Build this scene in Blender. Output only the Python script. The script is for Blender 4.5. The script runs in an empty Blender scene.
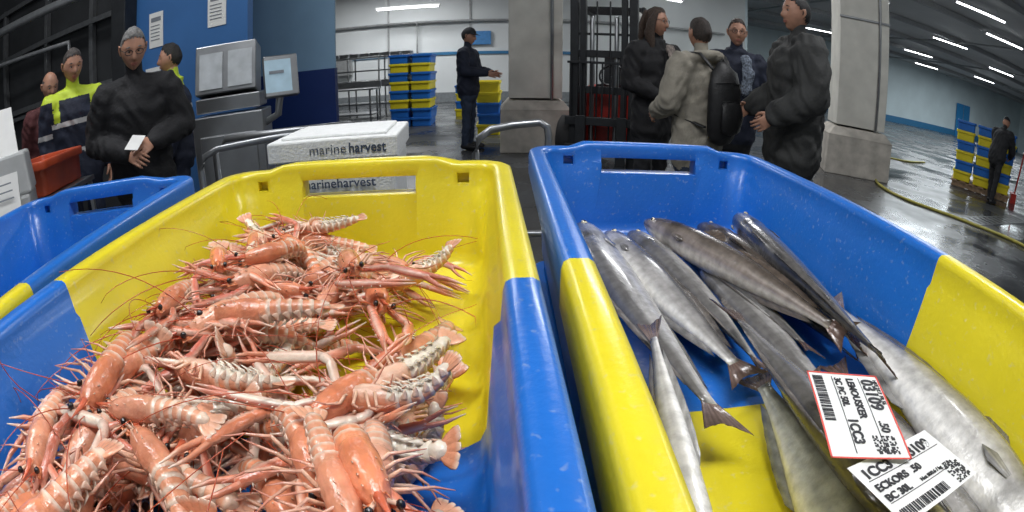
import bpy, math, random
import numpy as np
from mathutils import Vector, Matrix, Euler
random.seed(11); rng=np.random.default_rng(11)
SC=bpy.context.scene; COL=SC.collection
SC.view_settings.view_transform='Standard'
V=Vector; pi=math.pi; rad=math.radians

# ---------------------------------------------------------------- materials
MATS={}
def mat(name,col=(.5,.5,.5),rough=.5,metal=0,noise=.15,nscale=12,bump=0,bscale=60,coat=0,emis=0,attr=False,sss=0,alpha=1,rvar=0,spec=.5):
    if name in MATS: return MATS[name]
    m=bpy.data.materials.new(name); m.use_nodes=True; nt=m.node_tree; N=nt.nodes; L=nt.links
    b=N['Principled BSDF']; b.inputs['Roughness'].default_value=rough; b.inputs['Metallic'].default_value=metal
    b.inputs['Specular IOR Level'].default_value=spec
    b.inputs['Coat Weight'].default_value=coat; b.inputs['Coat Roughness'].default_value=.12
    if sss: b.inputs['Subsurface Weight'].default_value=sss; b.inputs['Subsurface Radius'].default_value=(.01,.005,.003); b.inputs['Subsurface Scale'].default_value=1
    tc=N.new('ShaderNodeTexCoord')
    nz=N.new('ShaderNodeTexNoise'); nz.inputs['Scale'].default_value=nscale; nz.inputs['Detail'].default_value=5
    L.new(tc.outputs['Object'],nz.inputs['Vector'])
    mr=N.new('ShaderNodeMapRange'); mr.inputs[1].default_value=.3; mr.inputs[2].default_value=.7; mr.inputs[3].default_value=1-noise; mr.inputs[4].default_value=1+noise
    L.new(nz.outputs['Fac'],mr.inputs[0])
    mx=N.new('ShaderNodeMix'); mx.data_type='RGBA'; mx.blend_type='MULTIPLY'; mx.inputs[0].default_value=1
    if attr:
        at=N.new('ShaderNodeAttribute'); at.attribute_name='col'; L.new(at.outputs['Color'],mx.inputs[6])
    else: mx.inputs[6].default_value=(*col,1)
    L.new(mr.outputs[0],mx.inputs[7]); L.new(mx.outputs[2],b.inputs['Base Color'])
    if rvar:
        m2=N.new('ShaderNodeMapRange'); m2.inputs[1].default_value=.35; m2.inputs[2].default_value=.65; m2.inputs[3].default_value=max(.03,rough-rvar); m2.inputs[4].default_value=rough+rvar
        L.new(nz.outputs['Fac'],m2.inputs[0]); L.new(m2.outputs[0],b.inputs['Roughness'])
    if bump:
        n2=N.new('ShaderNodeTexNoise'); n2.inputs['Scale'].default_value=bscale; n2.inputs['Detail'].default_value=3; L.new(tc.outputs['Object'],n2.inputs['Vector'])
        bp=N.new('ShaderNodeBump'); bp.inputs['Strength'].default_value=bump; bp.inputs['Distance'].default_value=.01
        L.new(n2.outputs['Fac'],bp.inputs['Height']); L.new(bp.outputs[0],b.inputs['Normal'])
    if emis:
        b.inputs['Emission Color'].default_value=(*col,1); b.inputs['Emission Strength'].default_value=emis
    MATS[name]=m; return m

YEL=(.74,.62,.02); BLU=(.012,.14,.53)
def crate_mat(name,far,near,split):
    m=mat(name,far,.32,0,.10,7,bump=.06,bscale=160,coat=.25)
    nt=m.node_tree;N=nt.nodes;L=nt.links
    mx=[n for n in N if n.type=='MIX'][0]; tc=[n for n in N if n.type=='TEX_COORD'][0]
    sp=N.new('ShaderNodeSeparateXYZ'); L.new(tc.outputs['Object'],sp.inputs[0])
    gt=N.new('ShaderNodeMath'); gt.operation='GREATER_THAN'; gt.inputs[1].default_value=split; L.new(sp.outputs['Y'],gt.inputs[0])
    c=N.new('ShaderNodeMix'); c.data_type='RGBA'; c.inputs[6].default_value=(*near,1); c.inputs[7].default_value=(*far,1); L.new(gt.outputs[0],c.inputs[0])
    n=N.new('ShaderNodeTexNoise'); n.inputs['Scale'].default_value=140; n.inputs['Detail'].default_value=2; L.new(tc.outputs['Object'],n.inputs['Vector'])
    r=N.new('ShaderNodeMapRange'); r.inputs[1].default_value=.62; r.inputs[2].default_value=.75; r.inputs[3].default_value=0; r.inputs[4].default_value=.25; L.new(n.outputs['Fac'],r.inputs[0])
    d=N.new('ShaderNodeMix'); d.data_type='RGBA'; d.inputs[7].default_value=(.45,.5,.5,1); L.new(r.outputs[0],d.inputs[0]); L.new(c.outputs[2],d.inputs[6])
    L.new(d.outputs[2],mx.inputs[6]); return m

# ---------------------------------------------------------------- mesh builder
class MB:
    def __init__(s): s.v=[];s.c=[];s.f=[];s.m=[];s.sm=[];s.n=0;s.M=None
    def add(s,v,f,col=(1,1,1),mi=0,sm=True):
        v=np.asarray(v,float).reshape(-1,3)
        if s.M is not None:
            A=np.array(s.M); v=v@A[:3,:3].T+A[:3,3]
        c=np.asarray(col,float)
        if c.ndim==1: c=np.tile(c,(len(v),1))
        s.v.append(v); s.c.append(c); o=s.n
        s.f+= [tuple(i+o for i in q) for q in f]; s.m+=[mi]*len(f); s.sm+=[sm]*len(f); s.n+=len(v)
    def tube(s,pts,rads,seg=10,col=(1,1,1),mi=0,up=(0,0,1),cap='round'):
        P=[np.array(p,float) for p in pts]; R=[(r,r) if not hasattr(r,'__len__') else r for r in rads]
        n=len(P); up=np.array(up,float); rings=[];side=None;T=[]
        for i in range(n):
            t=P[min(i+1,n-1)]-P[max(i-1,0)]; t/= (np.linalg.norm(t)+1e-12); T.append(t)
        S=[];U=[]
        for i in range(n):
            c=np.cross(up,T[i]); l=np.linalg.norm(c)
            if l<.15:
                if side is None:
                    c=np.cross(np.array([1.,.0,0]) if abs(T[i][0])<.8 else np.array([0,1.,0]),T[i])
                else: c=side-T[i]*np.dot(side,T[i])
            elif side is not None and l<.5 and np.dot(c,side)<0: c=side-T[i]*np.dot(side,T[i])
            c=c/(np.linalg.norm(c)+1e-12); side=c; S.append(c);U.append(np.cross(T[i],c))
        a=np.arange(seg)*2*pi/seg; ca=np.cos(a)[:,None]; sa=np.sin(a)[:,None]
        L=[]
        def ring(p,i,k,t): L.append((p+ca*S[i]*R[i][0]*k+sa*U[i]*R[i][1]*k,t))
        if cap=='round':
            for q in (75,40): ring(P[0]-T[0]*min(R[0])*math.sin(rad(q)),0,math.cos(rad(q)),0)
        for i in range(n): ring(P[i],i,1,i/(n-1))
        if cap=='round':
            for q in (40,75): ring(P[-1]+T[-1]*min(R[-1])*math.sin(rad(q)),n-1,math.cos(rad(q)),1)
        v=[x[0] for x in L]; tip0=P[0]-(T[0]*min(R[0]) if cap=='round' else 0); tip1=P[-1]+(T[-1]*min(R[-1]) if cap=='round' else 0)
        vv=np.vstack(v+[tip0[None],tip1[None]]); k=len(L); f=[]
        for i in range(k-1):
            for j in range(seg):
                j2=(j+1)%seg; f.append((i*seg+j,i*seg+j2,(i+1)*seg+j2,(i+1)*seg+j))
        for j in range(seg):
            j2=(j+1)%seg; f.append((k*seg,j2,j)); f.append((k*seg+1,(k-1)*seg+j,(k-1)*seg+j2))
        if callable(col):
            cc=[[col(x[1],aa) for aa in a] for x in L]; cc=[c for r in cc for c in r]+[col(0,0),col(1,0)]
        else: cc=col
        s.add(vv,f,cc,mi)
    def ell(s,c,r,rot=None,seg=12,rings=8,col=(1,1,1),mi=0):
        v=[];f=[]
        for i in range(rings+1):
            th=pi*i/rings
            for j in range(seg):
                ph=2*pi*j/seg; v.append((r[0]*math.sin(th)*math.cos(ph),r[1]*math.sin(th)*math.sin(ph),r[2]*math.cos(th)))
        for i in range(rings):
            for j in range(seg):
                j2=(j+1)%seg; f.append((i*seg+j,(i+1)*seg+j,(i+1)*seg+j2,i*seg+j2))
        v=np.array(v)
        if rot is not None: v=v@np.array(Euler(rot).to_matrix()).T
        s.add(v+np.array(c,float),f,col,mi)
    def box(s,c,d,rot=None,col=(1,1,1),mi=0,top=(1,1)):
        x,y,z=[q/2 for q in d]; a,b=top
        v=np.array([(-x,-y,-z),(x,-y,-z),(x,y,-z),(-x,y,-z),(-x*a,-y*b,z),(x*a,-y*b,z),(x*a,y*b,z),(-x*a,y*b,z)])
        if rot is not None: v=v@np.array(Euler(rot).to_matrix()).T
        s.add(v+np.array(c,float),[(0,3,2,1),(4,5,6,7),(0,1,5,4),(1,2,6,5),(2,3,7,6),(3,0,4,7)],col,mi,False)
    def cyl(s,a,b,r,seg=16,col=(1,1,1),mi=0): s.tube([a,b],[r,r],seg,col,mi,cap='flat')
    def mesh(s,name):
        me=bpy.data.meshes.new(name); v=np.vstack(s.v); me.from_pydata(v.tolist(),[],s.f)
        at=me.color_attributes.new('col','FLOAT_COLOR','POINT'); c=np.ones((len(v),4)); c[:,:3]=np.vstack(s.c); at.data.foreach_set('color',c.ravel())
        me.polygons.foreach_set('material_index',s.m); me.polygons.foreach_set('use_smooth',s.sm); me.update(); return me
    def obj(s,name,mats,parent=None,bevel=0,loc=(0,0,0),rot=(0,0,0)):
        me=s.mesh(name)
        for m in mats: me.materials.append(m)
        return mkobj(name,me,parent,bevel,loc,rot)
def mkobj(name,me,parent=None,bevel=0,loc=(0,0,0),rot=(0,0,0)):
    o=bpy.data.objects.new(name,me); COL.objects.link(o); o.location=loc; o.rotation_euler=rot
    if parent: o.parent=parent
    if bevel:
        b=o.modifiers.new('bevel','BEVEL'); b.width=bevel; b.segments=2; b.limit_method='ANGLE'; b.angle_limit=rad(50)
    return o
def empty(name,loc=(0,0,0),rot=(0,0,0),sc=1):
    o=bpy.data.objects.new(name,None); COL.objects.link(o); o.location=loc; o.rotation_euler=rot; o.scale=(sc,)*3; o.empty_display_size=.1; return o
def evalmesh(o):
    dg=bpy.context.evaluated_depsgraph_get(); me=bpy.data.meshes.new_from_object(o.evaluated_get(dg)); return me
def remesh(mb,vox,smooth=4,fac=.5):
    me=mb.mesh('tmp'); o=bpy.data.objects.new('tmp',me); COL.objects.link(o)
    r=o.modifiers.new('r','REMESH'); r.mode='VOXEL'; r.voxel_size=vox
    s=o.modifiers.new('s','SMOOTH'); s.factor=fac; s.iterations=smooth
    out=evalmesh(o); bpy.data.objects.remove(o); bpy.data.meshes.remove(me)
    out.polygons.foreach_set('use_smooth',[True]*len(out.polygons)); return out
def text(body,size,loc,rot,m,parent=None,name='printed_text',bold=0):
    cu=bpy.data.curves.new(name,'FONT'); cu.body=body; cu.size=size; cu.offset=bold; cu.extrude=.0002; cu.materials.append(m)
    o=bpy.data.objects.new(name,cu); COL.objects.link(o); o.location=loc; o.rotation_euler=rot
    if parent: o.parent=parent
    return o

# ---------------------------------------------------------------- common materials
steel=mat('stainless_steel',(.36,.37,.38),.32,.9,.15,6)
darkst=mat('dark_painted_steel',(.025,.027,.03),.45,.3,.2,8)
paper=mat('white_paper',(.78,.78,.76),.6,0,.04)
ink=mat('black_ink',(.02,.02,.025),.6,0,0)
redink=mat('red_ink',(.75,.09,.07),.6,0,0)
rubber=mat('black_rubber',(.015,.015,.016),.7,0,.2)
skin=mat('skin',(.46,.24,.16),.5,0,.12,30,sss=.0)
yelp=mat('yellow_plastic',YEL,.4,0,.1,6); blup=mat('blue_plastic',BLU,.4,0,.12,6)

# ---------------------------------------------------------------- room
def slab(name,a,b,m):
    mb=MB(); c=[(a[i]+b[i])/2 for i in range(3)]; d=[abs(b[i]-a[i]) for i in range(3)]; mb.box((0,0,0),d); return mb.obj(name,[m],loc=c)
fl=mat('wet_concrete',(.055,.058,.062),.27,0,.45,.9,bump=.15,bscale=9,rvar=.20)
slab('floor',(-12,-3,-.1),(52,34,0),fl)
wallw=mat('white_wall_panel',(.64,.67,.67),.5,0,.08,.6)
wallb=mat('pale_blue_wall_panel',(.60,.70,.73),.5,0,.08,.5)
slab('wall_back',(-12,19,0),(9,19.2,5.2),wallw)
slab('wall_back_right',(9,33,0),(52,33.2,5.2),wallb)
slab('wall_right',(51.8,-3,0),(52,33,5.2),wallb)
slab('wall_left',(-12,-3,0),(-11.8,19,5.2),mat('grey_wall',(.16,.165,.17),.6,0,.2,1))
slab('wall_return',(9,19.2,0),(9.2,33,5.2),wallb)
slab('ceiling',(-12,-3,5.2),(52,34,5.3),mat('ceiling_panel',(.5,.5,.5),.6,0,.1,.5))
bb=mat('band_blue',(.03,.16,.32),.5,0,.1)
slab('baseboard_back',(-11.8,18.94,0),(9,19,.35),mat('grey_band',(.2,.22,.23),.5)); slab('trim_1',(-11.8,18.94,1.75),(9,18.995,1.86),bb)
slab('baseboard_back_right',(9.2,32.9,0),(51.8,33,.5),bb)
mb=MB()
for x in (-7.5,-4.5,-1.5,1.5,4.5): mb.box((x,18.96,2.6),(.06,.05,5.1))
mb.tube([(-9,18.85,3.0),(8,18.85,3.0)],[.05,.05],10); mb.tube([(-3.4,18.8,3.0),(-3.4,18.8,1.2)],[.03,.03],8); mb.box((-3.4,18.85,1.35),(.4,.2,.55)); mb.box((-6.2,18.85,1.6),(.6,.2,.8)); mb.box((-1.2,18.9,2.35),(.9,.1,.5),mi=1)
mb.obj('wall_conduits',[mat('conduit_grey',(.33,.34,.34),.4,.3),mat('sign_blue',(.05,.2,.45),.5)],bevel=.005)
mb=MB()
for y in (9,13,17,21,25,29): mb.box((28,y,5.08),(40,.16,.22))
for x in (12,20,28,36): mb.tube([(x,4,5.0),(x,32,5.0)],[.05,.05],8,mi=1)
mb.obj('ceiling_beams',[mat('beam_grey',(.35,.36,.37),.5),mat('conduit_grey')],bevel=.01)
for i,x in enumerate((16,27,40)):
    mb=MB(); mb.box((0,0,1.5),(2.2,.08,3)); mb.box((0,-.05,1.5),(.05,.03,2.9),mi=1); mb.box((.2,-.07,1.3),(.1,.05,.3),mi=1)
    mb.obj('door_%d'%(i+1),[mat('door_blue',(.03,.22,.5),.4),steel],loc=(x,32.85,0),bevel=.01)
slab('wall_partition_dark',(-9.0,4.6,0),(-3.55,4.7,4.6),mat('dark_wall',(.035,.037,.04),.6,0,.3,2))
slab('wall_partition_blue',(-3.55,4.0,0),(-2.2,4.1,4.0),mat('blue_panel',(.045,.15,.38),.35,0,.1,2))
slab('wall_partition_low',(-2.95,5.0,0),(-1.75,5.08,1.34),mat('deep_blue_panel',(.012,.03,.13),.4,0,.1,2))
slab('window_1',(-2.95,5.02,1.34),(-1.75,5.05,4.0),mat('pale_plastic_glazing',(.22,.36,.50),.25,0,.12,1))
mb=MB()
for x in (-8.2,-7.0,-5.8,-4.8): mb.box((x,4.55,2.35),(.07,.08,1.6))
for z in (1.6,2.4,3.1): mb.box((-6.3,4.54,z),(4.6,.07,.07))
mb.box((-6.3,4.5,1.5),(4.8,.2,.05)); mb.obj('window_2',[mat('grey_frame',(.14,.145,.15),.4,.3)],bevel=.005)
mb=MB(); mb.tube([(-9,3.9,2.75),(-3.7,4.1,2.62)],[.06,.06],12); mb.tube([(-9,3.8,2.4),(-5,4.3,2.2),(-4.9,4.3,1.0)],[.03]*3,10); mb.obj('wall_pipes',[mat('grey_pipe',(.3,.31,.32),.4,.4)])
mb=MB(); mb.box((-3.62,3.9,2.2),(.2,.2,4.4)); mb.obj('trim_2',[darkst],bevel=.01)
for i,(x,z,w,h) in enumerate([(-3.25,1.95,.18,.34),(-2.52,2.0,.2,.32),(-3.3,1.45,.2,.28)]):
    mb=MB(); mb.box((0,0,0),(w,.006,h)); mb.box((0,-.005,h*.3),(w*.7,.003,h*.12),mi=1)
    for k in range(5): mb.box((-.01,-.005,h*(.12-.1*k)),(w*.65,.003,.008),mi=1)
    mb.obj('wall_notice',[paper,mat('grey_ink',(.2,.22,.25),.6)],loc=(x,3.995,z))

# columns
def column(x,y,rot,w=.72):
    mb=MB(); mb.box((0,0,3.0),(w,w,4.4)); mb.box((0,0,.32),(w*1.32,w*1.32,.64),mi=1,top=(.98,.98)); mb.box((0,0,.70),(w*1.32,w*1.32,.14),mi=1,top=(.78,.78))
    mb.box((0,-w/2-.02,2.6),(w*1.03,.02,.04),mi=2)
    mb.tube([(w*.3,-w/2-.03,.8),(w*.3,-w/2-.03,5.1)],[.025,.025],10,mi=2)
    return mb.obj('support_column',[mat('column_paint',(.62,.61,.55),.5,0,.12,3),mat('plinth_concrete',(.46,.43,.38),.7,0,.25,5,bump=.3,bscale=25),steel],loc=(x,y,0),rot=(0,0,rot),bevel=.02)
column(.34,8.0,0,.78); column(5.78,7.35,rad(-25),.90)

# fluorescent fixtures
tubeM=mat('lamp_tube',(.95,.98,1),.5,0,0,emis=9); lampb=mat('lamp_body',(.6,.6,.6),.5)
def lamp(x,y,z,L,rot=0):
    mb=MB(); mb.box((0,0,.07),(L,.16,.06)); 
    for s in (-.04,.04): mb.tube([(-L/2+.05,s,.02),(L/2-.05,s,.02)],[.018,.018],8,mi=1)
    for s in (-1,1): mb.box((s*(L/2-.03),0,.02),(.04,.14,.06)); mb.tube([(s*L*.35,0,.1),(s*L*.35,0,5.2-z)],[.006,.006],6)
    mb.obj('fluorescent_lamp',[lampb,tubeM],loc=(x,y,z),rot=(0,0,rot))
for x,y in [(13.7,10.5),(17.9,12.4),(19.6,17.2),(27,19),(9.5,10.8),(11.5,14.5),(14.5,18.5),(24,24),(17,26),(33,25),(8.0,14.0),(6.2,17.0),(30,29)]: lamp(x,y,4.85,2.4,rad(-12))
lamp(-3.5,17.6,3.42,2.2); lamp(-8,16,3.6,2.6); lamp(3.6,16,3.7,2.0,rad(20)); lamp(5.0,17.5,3.9,2.0,rad(20)); lamp(0,-.3,4.9,2.4); lamp(-3,1.5,4.9,2.4); lamp(4,3,4.9,2.4)

# ---------------------------------------------------------------- crates
def crate_mesh(W,L,H=.2,handles=True,sub=14):
    def ring(ins,z,r):
        hw=W/2-ins; hl=L/2-ins; r=max(r-ins*.5,.012); pts=[]
        cs=[(hw-r,hl-r,0),(-hw+r,hl-r,90),(-hw+r,-hl+r,180),(hw-r,-hl+r,270)]
        for k,(cx,cy,a0) in enumerate(cs):
            for i in range(7):
                a=rad(a0+15*i); pts.append((cx+r*math.cos(a),cy+r*math.sin(a)))
            nx=cs[(k+1)%4]; a=rad(nx[2]); e=(nx[0]+r*math.cos(a),nx[1]+r*math.sin(a)); s0=pts[-1]
            for i in range(1,sub): pts.append((s0[0]+(e[0]-s0[0])*i/sub,s0[1]+(e[1]-s0[1])*i/sub))
        out=[]
        for x,y in pts:
            zz=z
            if z>.15 and abs(y)>L/2-.06 and handles:
                k=min(1,max(0,(.155-abs(x))/.03)); zz+=.010*k*k*(3-2*k)
            out.append((x,y,zz))
        return out
    prof=[(.034,0,.05),(.026,.008,.05),(.022,.145,.05),(.002,.150,.05),(0,.156,.05),(0,.190,.05),(.002,.197,.05),(.007,.2,.05),(.022,.2,.05),(.027,.197,.05),(.029,.190,.05),(.031,.165,.05),(.036,.160,.055),(.044,.06,.06),(.05,.045,.06),(.062,.037,.06),(.075,.035,.06)]
    v=[];f=[];n=None
    for p in prof:
        r=ring(*p); n=len(r); v+=r
    for i in range(len(prof)-1):
        for j in range(n):
            j2=(j+1)%n; f.append((i*n+j,i*n+j2,(i+1)*n+j2,(i+1)*n+j))
    f.append(tuple(range(n-1,-1,-1))); k=(len(prof)-1)*n; f.append(tuple(k+i for i in range(n)))
    mb=MB(); mb.add(v,f); me=mb.mesh('crate')
    if handles:
        cb=MB()
        for s in (-1,1):
            cb.box((0,s*(L/2-.02),.168),(.19,.12,.028))
            for x in (-1,1):
                cb.box((x*(W/2-.075),s*(L/2-.03),.176),(.018,.03,.016))
        cm=cb.mesh('cut'); a=bpy.data.objects.new('a',me); b=bpy.data.objects.new('b',cm); COL.objects.link(a); COL.objects.link(b)
        bo=a.modifiers.new('b','BOOLEAN'); bo.object=b; bo.operation='DIFFERENCE'; bo.solver='EXACT'
        out=evalmesh(a); bpy.data.objects.remove(a); bpy.data.objects.remove(b); me=out
        me.polygons.foreach_set('use_smooth',[True]*len(me.polygons))
    return me
def place_crate(W,L,m,loc,rot,name='plastic_fish_crate'):
    me=crate_mesh(W,L); me.materials.clear(); me.materials.append(m)
    o=mkobj(name,me,None,0,loc,(0,0,rot)); b=o.modifiers.new('bev','BEVEL'); b.width=.0018; b.segments=2; b.limit_method='ANGLE'; b.angle_limit=rad(60)
    return o
BZ=.92
mA=crate_mat('crate_yellow_blue',YEL,BLU,-.01); mB=crate_mat('crate_blue_yellow',BLU,YEL,-.073); mC=crate_mat('crate_blue_yellow_c',BLU,YEL,-.05)
rA,rB,rC=rad(3),rad(1),rad(9)
LA=(-.223,.345,BZ); LB=(.2705,.463,BZ); LC=(-.755,.324,BZ)
place_crate(.49,.94,mA,LA,rA); place_crate(.465,1.04,mB,LB,rB); place_crate(.50,.94,mC,LC,rC)
lowm=crate_mesh(.46,.90,handles=False,sub=3)
SMB={}
def stack(loc,rot,cols,name='stacked_fish_crates',me=lowm,nx=1,jit=.01,sx=1):
    e=empty(name,loc,(0,0,rot),sx)
    for k in range(nx):
        for i,c in enumerate(cols):
            m2=SMB.get(c)
            if m2 is None:
                m2=me.copy(); m2.materials.clear(); m2.materials.append(blup if c=='b' else yelp); m2.polygons.foreach_set('use_smooth',[False]*len(m2.polygons)); SMB[c]=m2
            o=mkobj('crate_%d'%(k*20+i),m2,e,0,((k-(nx-1)/2)*.49+random.uniform(-jit,jit),random.uniform(-jit,jit),i*.2),(0,0,random.uniform(-.02,.02)*(jit>0)))
    return e
for l,r,c in ((LA,rA,'bybb'),(LB,rB,'ybyb'),(LC,rC,'bbyb')): stack((l[0],l[1],.118),r,c,jit=0)
mb=MB()
for i in range(8): mb.box((0,-.52+i*.135,.107),(1.8,.11,.02))
for x in (-.8,0,.8): mb.box((x,-.05,.052),(.1,1.1,.09))
mb.obj('wooden_pallet',[mat('pallet_wood',(.3,.2,.12),.7,0,.3,15)],loc=(-.25,.42,0),bevel=.003)
stack((-2.2,11.6,0),0,'bbybybyb',nx=2,jit=.02); stack((-.42,9.9,.0),0,'ybbyy',nx=1,jit=.02)
e=stack((9.45,6.95,.141),rad(-52),'ybybyb',nx=3,jit=.03)
mb=MB()
for i in range(7): mb.box((-.66+i*.22,0,-.016),(.14,1.0,.03))
mb.box((0,-.4,-.08),(1.4,.1,.1)); mb.box((0,.4,-.08),(1.4,.1,.1)); mb.obj('pallet',[mat('pallet_wood')],e,.004)
mb=MB(); mb.box((.85,0,-.04),(.14,.4,.2)); mb.tube([(.87,0,.0),(.98,0,.9)],[.02,.02],8); mb.tube([(.98,-.15,.9),(.98,.15,.9)],[.018,.018],8); mb.obj('hand_truck',[mat('red_paint',(.5,.03,.02),.35,0,.15)],e,.004)
stack((-1.2,13.5,0),0,'ybyb',nx=1,jit=.02)

# polystyrene boxes
psm=mat('polystyrene',(.76,.77,.76),.7,0,.05,60,bump=.25,bscale=220); txt=mat('navy_print',(.05,.07,.12),.6)
def poly(z):
    e=empty('polystyrene_fish_box',(-.380,1.12,z),(0,0,rad(6)))
    mb=MB(); mb.box((0,0,.07),(.26,.24,.14),top=(1.03,1.03)); mb.obj('tub',[psm],e,.01)
    mb=MB(); mb.box((0,0,.165),(.28,.26,.045)); mb.box((0,0,.19),(.23,.21,.008)); mb.obj('lid',[psm],e,.01)
    text('marine',.029,(-.045,-.1315,.157),(pi/2,0,0),txt,e,bold=-.0002); text('harvest',.029,(.040,-.1315,.157),(pi/2,0,0),txt,e,bold=.0005).scale=(.9,1,1)
    text('marineharvest',.028,(-.07,-.126,.085),(pi/2,0,0),txt,e,bold=.0003)
for k in range(5): poly(.953-.195*k)
mb=MB(); mb.box((0,0,.084),(.32,.25,.168),top=(.95,.95)); mb.obj('plastic_plinth_box',[blup],loc=(-.380,1.12,0),rot=(0,0,rad(6)),bevel=.02)

# railings
mb=MB()
def rail(pts,r=.014,mi=0): mb.tube(pts,[r]*len(pts),10,mi=mi)
rail([(-1.05,1.5,0.02),(-1.05,1.5,1.0),(-1.03,1.5,1.05),(-.98,1.51,1.07),(-.75,1.56,1.085),(-.45,1.62,1.09),(-.38,1.64,1.07),(-.36,1.64,1.02),(-.36,1.64,.02)],.012)
rail([(-1.05,1.5,.8),(-.36,1.64,.82)],.011); rail([(-1.05,1.5,.4),(-.36,1.64,.42)],.011); mb.obj('tubular_guard_rail',[steel])
mb=MB(); rail([(-.12,1.7,.02),(-.12,1.7,.98),(-.11,1.7,1.03),(-.07,1.7,1.06),(.0,1.7,1.075),(.09,1.7,1.085),(.115,1.7,1.07),(.12,1.7,1.04),(.12,1.7,.02)],.013)
rail([(-.12,1.7,.7),(.12,1.7,.7)],.012); rail([(-.12,1.7,.3),(.12,1.7,.3)],.012); mb.obj('tubular_guard_rail',[steel])
mb=MB(); rail([(-1.7,2.6,.02),(-1.7,2.6,.9),(-1.62,2.6,.98),(-.9,2.8,.98),(-.82,2.82,.92),(-.82,2.82,.02)],.02); rail([(-1.7,2.6,.55),(-.82,2.82,.55)],.016); mb.obj('tubular_guard_rail',[steel])

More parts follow.
